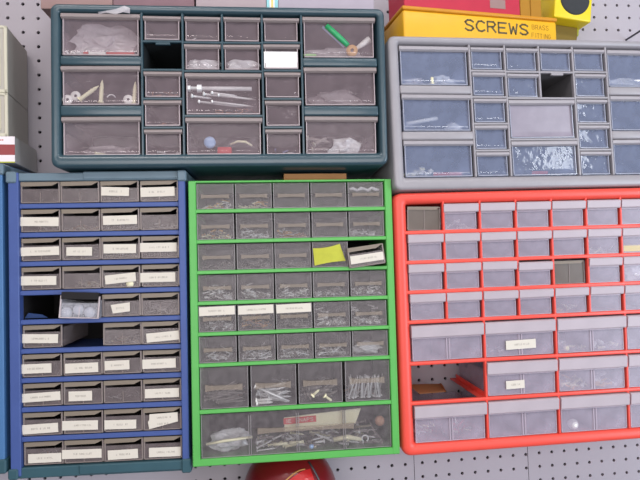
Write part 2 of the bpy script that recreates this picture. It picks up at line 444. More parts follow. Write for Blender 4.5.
# =================================================================== DARK GREEN + GRAY cabinets (same pattern)
def many_drawer_openings():
    o = {}
    for k, (a, b) in enumerate(((12.5, 78), (92.8, 153.6), (168.2, 228.5))):
        o['bigL', k] = (13, 130.5, a, b); o['bigR', k] = (378.5, 494, a, b)
    zs = ((13, 51), (55, 95), (99, 139.5), (143.5, 184), (188, 228.5))
    for k, (a, b) in enumerate(zs):
        o['smL', k] = (134, 191.5, a, b); o['smR', k] = (317, 374, a, b)
    for k, (a, b) in enumerate(((13, 52), (56, 96.5))):
        o['m1', k] = (195.5, 251.8, a, b); o['m2', k] = (255.4, 313, a, b)
    for k, (a, b) in enumerate(((100.5, 166), (170, 228.5))): o['mw', k] = (195.5, 313, a, b)
    return o
OP = many_drawer_openings()
GP = {k: (v[0]+5.5, v[1]+5.5, v[2]+1.5, v[3]+1.5) for k, v in OP.items()}
OP = {k: (v[0]+1.5, v[1]+1.5, v[2]+(0 if k[0][:3] == 'big' and k[1] < 2 else 2), v[3]+(0 if k[0][:3] == 'big' and k[1] < 2 else 2)) for k, v in OP.items()}
def many_drawer_cabinet(cab, body, inner, missing, style, OP, dx=0, dzb=0, dzs=0, pale=()):
    mb = MB()
    housing(cab, mb, [(0, cab.dep), (0, 4), (.06, 1.6), (.22, .2), (.45, 0), (.7, .5), (.9, 2.5), (1, 6), (1, cab.dep)], (12+dx, 11.5, 12, 20), 11)
    for k in (0, 1):
        z0, z1 = ((78.2+dzb, 92.4+dzb), (154+dzb, 168+dzs))[k]
        for x0, x1 in ((11.5+dx, 132+dx), (377+dx, 495.5+dx)):
            cab.bx(mb, x0, x1, 2.5, 12, z0, z1, 0, 3, 3)
            cab.bx(mb, x0, x1, 11, cab.dep-2, z1-3, z1-1, 0)
    for x, z0, z1 in ((132.2, 11, 229), (193.5, 11, 229), (253.6, 11, 98), (315, 11, 229), (376.2, 11, 229)):
        x += dx; z1 += dzs
        cab.bx(mb, x-1.7, x+1.7, 3, 10, z0, z1, 0, .7)
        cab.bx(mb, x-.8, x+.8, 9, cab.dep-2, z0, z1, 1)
    for z in (53+dzs, 97+dzs, 141.5+dzs, 186+dzs):
        for x0, x1 in ((132+dx, 193.5+dx), (315+dx, 376+dx)):
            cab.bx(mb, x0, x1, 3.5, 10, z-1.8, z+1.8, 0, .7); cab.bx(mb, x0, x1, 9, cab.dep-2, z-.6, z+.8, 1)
    for z in (54+dzs, 98.5+dzs, 168+dzs):
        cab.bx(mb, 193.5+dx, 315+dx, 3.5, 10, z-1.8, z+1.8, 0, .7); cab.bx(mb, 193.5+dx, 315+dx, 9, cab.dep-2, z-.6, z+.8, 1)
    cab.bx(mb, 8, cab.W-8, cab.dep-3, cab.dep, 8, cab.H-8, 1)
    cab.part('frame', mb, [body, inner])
    # little stops hanging above every drawer, seen as pale tabs in the gaps
    tb = MB()
    for key, (x0, x1, z0, z1) in OP.items():
        if key == missing:
            cab.bx(tb, (x0+x1)/2-10, (x0+x1)/2+12, 3, 8, z0-.5, z0+3.5, 0, .6)
    cab.part('drawer_stop', tb, [body])
    ds = {}
    for key, op in OP.items():
        if key == missing: continue
        ds[key] = add_drawer(cab, 'pale' if key in pale else style, op, y=6, jit=.9)
    return ds

dark = Cab('drawer_cabinet', -.32376, .33045, .15806, 509.5, 248.3, .00485, .01119, -.03757,
           'dark green plastic drawer cabinet with smoky clear drawers, above the green cabinet')
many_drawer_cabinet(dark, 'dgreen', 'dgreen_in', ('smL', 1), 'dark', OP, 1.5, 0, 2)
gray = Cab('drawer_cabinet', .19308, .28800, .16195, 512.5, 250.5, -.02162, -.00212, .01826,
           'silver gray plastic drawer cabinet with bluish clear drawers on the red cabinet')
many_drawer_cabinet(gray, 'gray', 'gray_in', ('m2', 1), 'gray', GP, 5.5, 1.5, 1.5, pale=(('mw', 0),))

# =================================================================== BLUE cabinet (and its neighbour cut by the frame)
def blue_openings():
    o = {}
    for r in range(10):
        zt = 17.5 if r == 0 else 51+43.75*(r-1)+8.6
        zb = 50.2+43.75*r if r < 9 else 444.5
        for c in range(4): o[r, c] = (17.4+58.9*c, 17.4+58.9*c+57.8, zt, zb)
    return o
BO = blue_openings()
def blue_cabinet(cab, body, skip=()):
    mb = MB()
    cab.bx(mb, 1.5, 16.5, 0, cab.dep, 4, 458, 0, 1.2); cab.bx(mb, 253, 263.5, 0, cab.dep, 3, 458, 0, 1.2)
    for k in range(9):
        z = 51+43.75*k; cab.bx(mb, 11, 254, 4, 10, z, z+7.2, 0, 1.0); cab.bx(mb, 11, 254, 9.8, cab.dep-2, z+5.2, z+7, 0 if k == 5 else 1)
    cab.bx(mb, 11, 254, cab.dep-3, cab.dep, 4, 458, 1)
    cab.bx(mb, 16, 17, 14, cab.dep-2, 18, 445, 1); cab.bx(mb, 252.6, 253.4, 14, cab.dep-2, 18, 445, 1)  # near-black liners, shelves and back put the slot shade into the colour
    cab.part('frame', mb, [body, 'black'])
    tp = MB()
    cab.bx(tp, 0, 266, 3, cab.dep, 4.6, 17, 0, 1.5); cab.bx(tp, 110, 254, 2, 20, 3.4, 15.5, 0, 1.5)
    cab.bx(tp, -1, 14, -2.5, 25, 2.6, 20, 0, 2); cab.bx(tp, 252, 266, -2.5, 25, 3.2, 20, 0, 2)
    cab.part('top_cap', tp, ['teal'], 'grayish teal plastic top cap')
    bt = MB()
    cab.bx(bt, 0, 265, 2, cab.dep, 446, 461.9, 0, 1.5); cab.bx(bt, 100, 254, 0, 10, 445.4, 459.6, 0, 1.5)
    cab.bx(bt, -1.5, 13, -3, 25, 446, 461.9, 0, 2); cab.bx(bt, 252, 266.5, -3, 25, 443, 464, 0, 2)
    cab.part('bottom_cap', bt, ['teal2'], 'dark teal plastic bottom cap')
    ds = {}
    for key, op in BO.items():
        if key in skip: continue
        if key == (4, 1) and skip:
            d = add_drawer(cab, 'bluetip', op, y=8, pull=15, tilt=(-7, 3, 2), jit=0, label='smoky drawer pulled out and tipped up')
        else: d = add_drawer(cab, 'blue', op, y=8, jit=1.0)
        ds[key] = d
    return ds
BX = (.01706, .01051, -.04583)
blue = Cab('drawer_cabinet', -.39528, .08210, .140, 264.8, 461.9, *BX,
           'blue steel cabinet with ten rows of small smoky drawers under the dark green cabinet')
bd = blue_cabinet(blue, 'blue', {(4, 0), (5, 1)})
left = Cab('drawer_cabinet', -.39528-.2693, .08210+.0155, .129, 264.8, 461.9, *BX,
           'paler blue steel cabinet cut by the photo edge, under the white and maroon carton', depth=112)
blue_cabinet(left, 'blue2')
BLUE_LABELS = [
(1,3,137.1,26.3,178.6,28.0,13.2),(1,4,194.6,28.2,246.3,27.4,14.5),(2,1,17.0,70.8,73.2,72.2,13.5),(2,3,138.2,71.2,189.3,70.6,13.7),(3,1,16.5,116.8,72.7,116.3,13.0),(3,2,83.1,117.5,121.3,118.3,13.1),(3,3,138.8,114.5,187.5,115.1,13.9),(3,4,192.6,113.7,247.7,113.9,13.9),(4,1,16.8,160.3,68.7,161.1,13.7),(4,3,140.0,162.4,185.7,158.2,13.6),(4,4,191.0,159.8,245.1,159.7,14.4),(5,3,148.1,206.2,176.8,204.0,14.3),(6,1,17.1,247.5,69.4,249.2,13.6),(6,4,200.7,252.5,249.6,249.3,13.8),(7,1,13.7,292.9,60.0,292.5,14.1),(7,2,78.7,294.3,127.6,293.8,14.6),(7,3,137.6,292.2,174.4,291.9,14.2),(7,4,193.6,292.3,243.8,291.7,14.3),(8,1,13.9,337.0,71.8,335.3,13.1),(8,2,84.0,336.3,118.5,336.2,14.6),(8,4,196.7,337.2,248.2,337.3,13.8),(9,1,16.6,383.6,68.6,381.9,14.0),(9,2,74.3,380.0,126.8,380.7,14.1),(9,3,136.0,381.8,183.2,382.7,13.7),(9,4,202.5,375.2,246.0,374.0,22.5),(10,1,23.7,427.5,71.9,427.5,13.5),(10,2,73.1,423.6,131.3,424.0,13.6),(10,3,140.5,427.3,185.4,426.6,14.1),(10,4,202.4,426.2,249.9,426.6,14.2)]
for i, (r, c, xa, za, xb, zb, h) in enumerate(BLUE_LABELS):
    key = (r-1, c-1); w = math.hypot(xb-xa, zb-za); sh = None; ty = 1
    if key == (8, 3): sh = [(0, 0), (w, h*.38), (w, h), (1.5, h), (.6, h*.6), (-1.5, h*.5)]; ty = 2
    if key == (4, 2): sh = [(2, 0), (w-1, .6), (w, h), (0, h-1)]
    add_label(blue, bd[key], BO[key], xa, za, xb, zb, h, i, -1.1, ty, sh)

# =================================================================== GREEN cabinet
def green_openings():
    o = {}; zt = [3.4]+[50.3+47.3*k for k in range(6)]; zb = [44.2+47.25*k for k in range(6)]
    for r in range(6):
        for c in range(5): o[r, c] = (12.6+59.1*c, 12.6+59.1*c+56.4, zt[r]+.6, zb[r])
    xs = ((9.6+3, 85), (89.2, 159), (163, 231.6), (236, 306.5))
    for c in range(4): o[6, c] = (*xs[c], 287, 350)
    o[7, 0] = (13, 306.5, 357.5, 423.5)
    return o
GO = green_openings()
green = Cab('drawer_cabinet', -.12752, .0599, .150, 319.4, 434.6, -.00392, .0074, -.01471,
            'bright green steel cabinet with dusty clear drawers of screws, beside the red cabinet')
mb = MB()
green.bx(mb, 0, 11.5, 0, green.dep, 0, 434.6, 0, 1.2); green.bx(mb, 307.8, 319.4, 0, green.dep, 0, 434.6, 0, 1.2)
green.bx(mb, .5, 319, .6, green.dep, 0, 3.2, 0, .8)
for z0, z1 in [(44.4+47.25*k, 50.0+47.25*k) for k in range(6)]+[(350.4, 356.6)]:
    green.bx(mb, 11, 308.4, .8, 6, z0, z1, 0, .8); green.bx(mb, 11, 308.4, 5, green.dep-2, z1-1.5, z1-.3, 1)
green.bx(mb, .5, 319, .4, green.dep, 424, 434.6, 0, 1.2)
green.bx(mb, 11, 308, green.dep-3, green.dep, 2, 430, 1)  # shelves and back near-black, inner shade painted in
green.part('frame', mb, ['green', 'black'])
gd = {}
for key, op in GO.items():
    r, c = key
    if key == (2, 4):
        o2 = (246.5, 304.5, 106, 138.2)
        gd[key] = add_drawer(green, 'blue', o2, y=-8, tilt=(0, -7, 0), jit=0, label='odd smoky drawer stuck in crooked')
        add_label(green, gd[key], (247, 303, 104, 138.2), 249, 119.5, 302, 119.5, 12.6, 77, -1.2)
    else:
        gd[key] = add_drawer(green, 'green' if r < 6 else ('greenwide' if r == 6 else 'greenfull'), op, y=3.5, jit=.8)
for i, (xa, xb, za, h) in enumerate(((12.6, 66, 196.8, 13.6), (71.8, 125.2, 197.2, 13.4), (130.8, 184, 198.3, 13.4))):
    pass
for c in range(3):
    op = GO[4, c]; add_label(green, gd[4, c], op, op[0]+.8, op[2]+2, op[1]-1.5, op[2]+1.2, 13.4, 90+c, -.9)

# =================================================================== RED cabinet
RW = 529
red = Cab('drawer_cabinet', .19346, .03384, .160, RW, 418.4, .02185, -.00224, -.01443,
          'orange red plastic drawer cabinet with milky clear drawers below the gray cabinet')
def red_openings():
    o = {}
    for r, (a, b) in enumerate(((18.4, 61.2), (66.2, 109), (114, 156.7), (161.6, 204.2))):
        for c in range(8): o['s', r, c] = (21.5+61.0*c, 21.5+61.0*c+58.0, a, b)
    for r, (a, b) in enumerate(((212, 269.6), (277.5, 332.6), (340, 399.4))):
        for c in range(4): o['b', r, c] = (22+122.4*c, 22+122.4*c+119.2, a, b)
    return o
RO = red_openings()
mb = MB()
housing(red, mb, [(0, red.dep), (0, 6), (.07, 2.5), (.2, .6), (.4, 0), (.65, .6), (.85, 2.4), (1, 6), (1, red.dep)], (20, 17.5, 20, 18.5), 14)
for z in (63.7, 111.5, 159.2, 206.9, 272.9, 335.8):
    red.bx(mb, 14, RW-14, 2, 9, z-2.9, z+3.1, 0, 1.3, 2)
for c in range(1, 8):
    x = 20.2+61.05*c; z1 = 400 if c % 2 == 0 else 205
    red.bx(mb, x-1.9, x+1.9, 2.2, 10, 14, z1, 0, 1.0)
    for r, z in enumerate((63.7, 111.5, 159.2, 206.9)): red.bx(mb, x-4, x+4, 8, red.dep-6, z-2.2, z-.8, 0)
    if c % 2 == 0:
        for z in (272.9, 335.8):
            red.bx(mb, x-12, x+12, 8, red.dep-6, z-2.2, z-.6, 0); red.bx(mb, x-1, x+1, 8, red.dep-6, z-9, z-2, 0)
red.part('frame', mb, ['red'])
rd = {}
for key, op in RO.items():
    k, r, c = key
    if key == ('b', 1, 0): continue
    if key in (('s', 0, 0), ('s', 2, 4)):
        rd[key] = add_drawer(red, 'brown', op, y=6, jit=.2, tilt=(0, 1.5, 0) if r == 0 else (0, 0, 0), label='brown smoky drawer of another kind')
    elif key == ('s', 2, 3):
        rd[key] = add_drawer(red, 'red', (op[0], op[1], op[2]+3, op[3]), y=4, jit=.2)
    else: rd[key] = add_drawer(red, 'red' if k == 's' else 'redwide', op, y=4, jit=.8)
add_label(red, rd['b', 0, 1], RO['b', 0, 1], 178.5, 244.4, 229.5, 243.4, 14.6, 201, -.5)
add_label(red, rd['b', 1, 1], RO['b', 1, 1], 175.5, 309.6, 206.8, 309.0, 13.2, 202, -.5)

# =================================================================== CONTENTS: dark green cabinet
def bot(op, up=1.2): return op[3]-up
op = OP['bigL', 0]
o = dark.put('plastic_bag', crumple('plastic_bag', 54, 14, 30, 3, ['bag'], 4, .34), 72, 36, bot(op, 8)); tag(o, 'crumpled clear plastic bag in the top drawer, dark green cabinet', 'plastic bag')
mb = MB(); mb.add([(-26, 0, 0), (-14, -2, 1), (0, -2, -1), (10, -3, 2), (20, -1, 1), (21, -4, 8), (13, -5, 11), (0, -4, 6), (-14, -3, 4), (-27, -2, 2)], [(0, 1, 8, 9), (1, 2, 7, 8), (2, 3, 6, 7), (3, 4, 5, 6)])
o = dark.put('bag_flap', mb.mesh('bag_flap', ['bag']), 98, -1.0, 16)
tag(o, 'clear bag end poking out over the top drawer, dark green cabinet', 'plastic bag')
for i, (x0, x1, m, lb) in enumerate(((45, 52, 'redcard', 'short red card end'), (53, 78, 'white', 'white card strip'), (79, 121, 'redcard', 'long red card strip'))):
    mb = MB(); mb.box(0, x1-x0, 0, 14, 0, 6.5, 0, .4)
    o = dark.put('card_strip', mb.mesh('card_strip', [m]), x0, 10, bot(op, 1.6)); tag(o, lb+' lying under the clear bag in the top drawer', 'card strip', 'card strips in the top drawer')
for i, x in enumerate((20, 29, 37)):
    o = dark.put('nut', lathe([(1.6, 0), (4, 0), (4, 5), (1.6, 5), (1.6, 0)], 6).mesh('nut', ['steel' if i != 1 else 'white']), x, 9+i*2, bot(op, 5.6), (0, i*20, 0))
    tag(o, 'small nut beside the red card strips in the top drawer', 'nut', 'nuts in the top drawer')
# wall plugs and washers
op = OP['bigL', 1]
def anchor_mesh(L):
    mb = MB(); pr = [(0, 2.6)]
    k = 4
    while k < L*.75: pr += [(k, 3.6), (k+.6, 2.6)]; k += 4
    pr += [(L*.78, 2.8), (L, .6)]
    mb.tube([(0, -.0, 0), (1.2, 0, 0)], [5.2, 5.2], 10)
    mb.tube([(a, 0, 0) for a, r_ in pr], [r_ for a, r_ in pr], 10); return mb.mesh('wall_plug', ['cream'])
am = anchor_mesh(36); a_y = 8
for x, zd, ang, lb in ((38, 143, -37, 'slanted cream ribbed wall plug beside the washers'), (69.5, 148, -86, 'upright cream ribbed wall plug in the middle'), (119, 150.5, -86, 'cream wall plug at the end beside the white washer')):
    o = dark.put('wall_plug', am, x, 13, zd, (0, ang, 0)); tag(o, lb+', second large drawer, dark green cabinet', 'wall plug', 'wall plugs in the dark green cabinet')
wm = lathe([(2.4, 0), (7.4, 0), (7.4, 1.6), (2.4, 1.6), (2.4, 0)], 20).mesh('washer', ['white'])
for x, zd, lb in ((19.5, 143.5, 'white plastic washer at the drawer corner'), (30.5, 137, 'pale washer leaning behind another washer'), (108.5, 142.5, 'bright white washer beside the last wall plug')):
    o = dark.put('washer', wm, x+2, 9.5 if x < 25 else 12, zd, (-4, 0, 0)); tag(o, lb+', second large drawer', 'washer', 'white washers in the dark green cabinet')
mb = MB(); mb.tube([(6*math.cos(R(a)), 0, 5*math.sin(R(a))) for a in range(10, 171, 20)], .9, 6)
o = dark.put('wire_hook', mb.mesh('wire_hook', ['steel']), 86, 10, 141); tag(o, 'small curved white hook between wall plugs and washer', 'hook')
op = OP['bigL', 2]
o = dark.put('wall_plug', am, 60, 14, bot(op, 4.8), (0, 6, 12), (.5, .9, .9)); tag(o, 'tiny yellowish plug lying in the third large drawer, dark green cabinet', 'wall plug')
o = dark.put('brown_cloth', crumple('brown_cloth', 42, 16, 13, 11, ['mauvedust']), 72, 44, bot(op, 1.5)); tag(o, 'dim gray brown wad in the third large drawer, dark green cabinet', 'cloth')
# small drawers
for key, lb, m, fl in ((('smL', 2), 'rusty brown screws filling the small drawer under the empty slot', ('brass', 'rustbr', 'rustbr'), .5),
                       (('smL', 3), 'few dull screws in the fourth small drawer of the dark green cabinet', ('darksteel', 'brass'), .2),
                       (('smL', 4), 'gray hardware in the lowest small drawer beside the wall plugs column', ('darksteel', 'steel'), .2),
                       (('smR', 4), 'bluish bits in the lowest small drawer below the white card', ('bluep', 'steel'), .3),
                       (('m1', 0), 'bits of pale hardware in the second top drawer, dark green cabinet', ('steel', 'white'), .15)):
    heap(dark, OP[key], lb, fl, 36 if fl > .3 else 14, m, y=9)
mb = MB(); mb.box(-26, 26, 0, 1, 0, 25, 0)
o = dark.put('white_card', mb.mesh('white_card', ['white']), 345, 5.6, bot(OP['smR', 1], 2.5), (6, 0, 0)); tag(o, 'plain white card filling a small drawer of the dark green cabinet', 'card')
for k in ('m1', 'm2'):
    op = OP[k, 1]; o = dark.put('plastic_bag', crumple('plastic_bag', 30, 14, 13, 21 if k == 'm1' else 25, ['bagw'], 3, .25), (op[0]+op[1])/2-1, 24, bot(op, 1.4))
    tag(o, 'shiny white bag in the small drawer '+('above the bolt head' if k == 'm1' else 'beside the white card'), 'plastic bag', 'shiny bags in small drawers')
# wide drawer with bolt
op = OP['mw', 0]
def hexbolt(L, r=2.6):
    mb = MB(); mb.tube([(0, 0, 0), (4, 0, 0)], 5, 6, 0, smooth=False); mb.tube([(4, 0, 0), (L, 0, 0)], r, 10)
    k = L*.45
    while k < L-1: mb.tube([(k, 0, 0), (k+.7, 0, 0)], r+.35, 10); k += 1.6
    return mb
mb = hexbolt(98, 3.3); mb.tube([(14, 0, 0), (21, 0, 0)], 6.4, 6, smooth=False)
o = dark.put('long_bolt', mb.mesh('long_bolt', ['steel']), 201, 12, 125, (0, 0, 1)); tag(o, 'long silver bolt with nut across the wide drawer, dark green cabinet', 'bolt')
for i, (x, zd, L) in enumerate(((207, 138, 30), (225, 134.5, 46), (237, 132.5, 40), (247, 136, 60), (217, 146, 70), (237, 146, 66))):
    mb = MB(); screw_into(mb, Vector((0, 0, 0)), Vector((1, .25, -.05)), L, 1.7, 0, 10)
    mb.tube([(-.6, -1.6, 0), (0, -1.2, 0)], [3.0 if i < 2 else 2, 3.6 if i < 2 else 2.2], 12)
    o = dark.put('machine_screw', mb.mesh('machine_screw', ['steel']), x, 9+i*.5, zd); tag(o, 'round headed silver screw lying beneath the long bolt', 'screw', 'silver screws beneath the long bolt')
heap(dark, (235, 312, 100, 166), 'bronze brown screws behind the silver screws in the wide drawer', .42, 40, ('brass', 'rustbr', 'brass'), y=22, d=50)
op = OP['mw', 1]
o = dark.put('bottle_cap', lathe([(0, 0), (6, .5), (9, 2), (9, 8), (0, 8)], 20).mesh('bottle_cap', ['penB']), 233, 9, 209, (-5, 0, 0)); tag(o, 'pale bluish round cap in the lower wide drawer', 'cap')
mb = MB(); mb.box(-12, 10, 0, 14, 0, 13, 0, 2, 2)
o = dark.put('red_block', mb.mesh('red_block', ['redp']), 256, 14, bot(op, 1.8)); tag(o, 'small red plastic block beside the pale cap in the lower wide drawer', 'block')
mb = MB(); mb.tube([(20, 0, 8), (10, -1, 14), (-2, 0, 15), (-14, 3, 11)], [1.4, 2, 2, 1.2], 8)
o = dark.put('curved_clip', mb.mesh('curved_clip', ['cream']), 278, 14, bot(op, 8)); tag(o, 'curved cream clip beside the red block', 'clip')
# right column
op = OP['bigR', 0]
mb = MB(); mb.tube([(0, 0, 0), (26, 0, 0), (46, 0, 0)], [4.6, 5, 4.2], 10, 0); mb.tube([(-4, 3.6, -4), (42, 3.6, -4)], 2.4, 8, 1)
o = dark.put('pen', mb.mesh('pen', ['penG', 'penB']), 418, 10, 25, (0, 43, 0)); tag(o, 'green and pale blue pen leaning in the upper end drawer, dark green cabinet', 'pen')
o = dark.put('tape_roll', lathe([(3, 0), (9, 0), (9, 8), (3, 8), (3, 0)], 22).mesh('tape_roll', ['orange']), 458, 9, 64, (0, 0, 0)); tag(o, 'tan orange ring at the foot of the green pen', 'ring')
mb = MB(); mb.box(-10, 10, 0, 6, 0, 4, 0, .8)
o = dark.put('lime_strip', mb.mesh('lime_strip', ['lime']), 391, 9, bot(op, 4)); tag(o, 'lime green strip lying in the corner of the green pen drawer', 'strip')
mb = MB(); mb.tube([(0, 0, 0), (24, 2, 17)], [2.5, 6], 8)
o = dark.put('tapered_nozzle', mb.mesh('tapered_nozzle', ['white']), 463, 14, 61); tag(o, 'pale tapered nozzle rising beside the tan orange ring', 'nozzle')
o = dark.put('plastic_bag', crumple('plastic_bag', 46, 16, 18, 31, ['bag'], 4, .3), 434, 44, bot(op, 1.5)); tag(o, 'clear bag lying behind the green pen', 'plastic bag')
op = OP['bigR', 1]
o = dark.put('dusty_rag', crumple('dusty_rag', 46, 17, 20, 41, ['mauvedust']), 435, 44, bot(op, 1.5)); tag(o, 'dusty gray wad filling the middle end drawer below the green pen', 'rag')
op = OP['bigR', 2]
o = dark.put('plastic_bag', crumple('plastic_bag', 24, 16, 17, 52, ['bagw'], 4, .36), 446, 26, bot(op, 1.6)); tag(o, 'crumpled white bag in the lowest end drawer, dark green cabinet', 'plastic bag')
for i, (x, zd, L, a) in enumerate(((383, 203, 40, 8), (393, 214, 26, -28), (390, 222, 30, -6))):
    mb = MB(); screw_into(mb, Vector((0, 0, 0)), Vector((1, .2, 0)), L, 2.6, 0, 8)
    o = dark.put('wood_screw', mb.mesh('wood_screw', ['darksteel']), x, 12, zd, (0, a, 0)); tag(o, 'gray brown screw beside the crumpled white bag', 'screw', 'gray screws beside the white bag')

# =================================================================== CONTENTS: gray cabinet
op = GP['bigL', 0]
o = gray.put('plastic_bag', crumple('plastic_bag', 21, 14, 12, 61, ['bagw'], 4, .4), 97, 24, bot(op, 2)); tag(o, 'crumpled white bag in the top drawer, gray cabinet', 'plastic bag')
mb = MB(); mb.tube([(0, 0, 0), (0, 0, 12)], [3.5, 3], 10); mb.tube([(0, 0, 0), (0, 0, 2)], 5, 10)
o = gray.put('cream_plug', mb.mesh('cream_plug', ['cream']), 74, 11, bot(op, 3)); tag(o, 'small cream plug beside the white bag in the top drawer, gray cabinet', 'plug')
o = gray.put('plastic_bag', crumple('plastic_bag', 16, 12, 9, 63, ['bag'], 3, .4), 46, 22, bot(op, 2)); tag(o, 'clear bag beside the cream plug in the gray cabinet', 'plastic bag')
op = GP['bigL', 1]
mb = MB(); mb.tube([(-26, 0, -4), (26, 0, 5)], 3.2, 8)
o = gray.put('white_rod', mb.mesh('white_rod', ['white']), 54, 12, 137); tag(o, 'short white rod lying slanted in the second drawer, gray cabinet', 'rod')
o = gray.put('plastic_bag', crumple('plastic_bag', 14, 12, 9, 65, ['bagw'], 3, .4), 111, 22, bot(op, 2)); tag(o, 'small white bag beside the white rod, gray cabinet', 'plastic bag')
op = GP['bigL', 2]
heap(gray, (16, 74, 169, 228), 'cream plastic plugs heaped in the third large drawer, gray cabinet', .45, 26, ('cream', 'white'), y=9, d=40, L=(8, 16), r=2.2, cat='plugs', name='plug_pile')
mb = MB(); mb.box(-24, 24, 0, 1, 0, 6, 0); o = gray.put('red_strip', mb.mesh('red_strip', ['redcard']), 92, 9, bot(op, 2.4)); tag(o, 'faint red strip lying in the third large drawer, gray cabinet', 'strip')
op = GP['mw', 1]
mb = MB(); mb.box(-14, 14, 0, 1, 0, 6, 0); o = gray.put('red_strip', mb.mesh('red_strip', ['redcard']), 252, 9, bot(op, 2.4)); tag(o, 'faint red strip in the lower wide drawer, gray cabinet', 'strip')
op = GP['bigR', 0]
o = gray.put('plastic_bag', crumple('plastic_bag', 50, 20, 12, 68, ['bagw'], 4, .3), 436, 28, bot(op, 2)); tag(o, 'white bag filling the bottom of the upper end drawer, gray cabinet', 'plastic bag')

# =================================================================== CONTENTS: blue cabinet
def bl(r, c, what, fill=.22, n=26, mats=('steel', 'darksteel'), **k):
    heap(blue, BO[r, c], '%s in the %s drawer of the %s row, blue cabinet' % (what, ORD[c], ORD[r]), fill, n, mats, y=11, d=38, **k)
bl(1, 0, 'dull screws', .28); bl(1, 1, 'tan fasteners', .25, 24, ('orange', 'brass', 'cream')); bl(1, 2, 'dull screws', .2); bl(1, 3, 'pale hardware', .35, 20, ('steel', 'white'))
bl(2, 1, 'black screws', .5, 30, ('black', 'black', 'darksteel')); bl(2, 3, 'dark screws', .25, 22, ('darksteel',)); bl(2, 2, 'small cream bits', .12, 14, ('cream', 'steel'))
bl(3, 1, 'yellowish screws', .2, 20, ('orange', 'cream', 'darksteel')); bl(4, 3, 'shiny steel bits', .45, 26, ('steel', 'white')); bl(5, 2, 'tan bits', .3, 16, ('brass', 'steel', 'cream'))
bl(7, 0, 'rusty brown screws', .3, 34, ('brass', 'cream', 'rustbr')); bl(7, 2, 'few steel bits', .2, 8, ('steel',)); bl(9, 0, 'pinkish bits', .25, 28, ('steel', 'white', 'brass')); bl(9, 2, 'brown screws', .25, 26, ('brass', 'rustbr', 'steel')); bl(9, 3, 'tan screws', .25, 20, ('orange', 'brass'))
bl(8, 0, 'dark screws', .2, 22, ('darksteel',)); bl(5, 0, 'dark screws', .2, 22, ('darksteel', 'brass'))
bm = lathe([(0, -2), (5, -1), (8.2, 2.5), (8.2, 7), (0, 7)], 20).mesh('bumper', ['bumper'])
for x, zd, lb in ((83, 216, 'first clear round bumper in the tipped drawer, blue cabinet'), (118, 217, 'second clear round bumper in the tipped drawer, blue cabinet'), (100, 213, 'middle bumper between two others in the tipped drawer, blue cabinet')):
    o = blue.put('bumper', bm, x, 0 if x != 100 else 4, zd, (-8, 0, 0)); tag(o, lb, 'bumper', 'bumpers in the tipped drawer')
o = blue.put('washer', lathe([(0, 0), (5.5, 0), (5.5, 1.4), (0, 1.4)], 20).mesh('washer', ['cream']), 177, 7.0, 176, (0, 0, 0)); tag(o, 'pale disc showing under the crooked label, fourth row, blue cabinet', 'disc')
mb = MB(); mb.poly([(0, 0), (34, 0), (26, 5), (6, 8)], 0, 1.5)
o = blue.put('blue_scrap', mb.mesh('blue_scrap', ['navy']), 17, 16, BO[4, 0][3]-.4, (8, 0, 0)); tag(o, 'blue plastic scrap lying in the empty slot, blue cabinet', 'scrap')

# =================================================================== CONTENTS: green cabinet
def gr(r, c, what, fill=.35, n=34, mats=('steel', 'darksteel', 'steel'), **k):
    heap(green, GO[r, c], '%s in the %s drawer of the %s row, green cabinet' % (what, ORD[c], ORD[r]), fill*1.25, int(n*1.7), mats, y=5.5, **k)
gr(0, 0, 'pale tan fasteners', .3, 22, ('cream', 'orange', 'steel')); gr(0, 1, 'tan fasteners', .3, 18, ('cream', 'orange'))
gr(1, 0, 'dusty tan fasteners', .35, 28, ('cream', 'darksteel', 'orange')); gr(1, 1, 'silver screws', .3, 40); gr(1, 2, 'mixed tan hardware', .28, 26, ('brass', 'orange', 'steel')); gr(1, 4, 'steel screws', .28, 34)
gr(2, 0, 'dusty dark screws', .22, 20, ('darksteel',)); gr(2, 1, 'dusty dark screws', .25, 22, ('darksteel',)); gr(2, 2, 'dusty dark screws', .2, 18, ('darksteel',))
for c, w in enumerate(('greenish steel screws', 'bright silver screws', 'silver screws', 'dull screws', 'silver screws')): gr(3, c, w, .42 if c != 3 else .25, 46 if c != 3 else 22, ('steel', 'white', 'darksteel') if c != 3 else ('darksteel', 'steel'))
gr(4, 0, 'dark screws', .4, 40, ('darksteel', 'steel')); gr(4, 1, 'rusty screws', .45, 34, ('brass', 'orange', 'darksteel')); gr(4, 2, 'dark screws', .3, 26, ('darksteel',))
gr(4, 3, 'silver screws', .6, 60, ('steel', 'white', 'darksteel')); gr(4, 4, 'bright silver screws', .7, 70, ('steel', 'white', 'darksteel'))
for c in range(4): gr(5, c, ('long silver screws', 'dull steel screws', 'pale steel screws', 'dull steel screws')[c], .28, 30, ('steel', 'darksteel', 'steel'), L=(12, 24))
o = green.put('plastic_bag', crumple('plastic_bag', 25, 14, 11, 71, ['bagw'], 4, .3), 278, 24, bot(GO[5, 4], 1.6)); tag(o, 'glossy pale bag in the last drawer of the sixth row, green cabinet', 'plastic bag')
mb = MB()
pts = []
for k in range(9): pts.append((-24+6*k, 2*math.sin(k*1.9), 2.2*math.sin(k*2.3)))
mb.tube(pts, [2.2, 3, 2.4, 3.2, 2.6, 3, 2.2, 3.2, 2], 7)
o = green.put('white_strip', mb.mesh('white_strip', ['bagw']), 277, 9, 15, (0, 0, 0)); tag(o, 'wavy pale blue white strip at the top corner drawer, green cabinet', 'strip')
mb = MB(); n = 8; top = []; bo = []
for k in range(n+1):
    u = k/n; top.append((.5+42.5*u, -1.6*math.sin(u*3), 27.6+6.2*u-2.2*math.sin(u*3.1))); bo.append((2.5+49*u, -1.8*math.sin(u*3), .4+6.3*u+1.2*math.sin(u*3.1)))
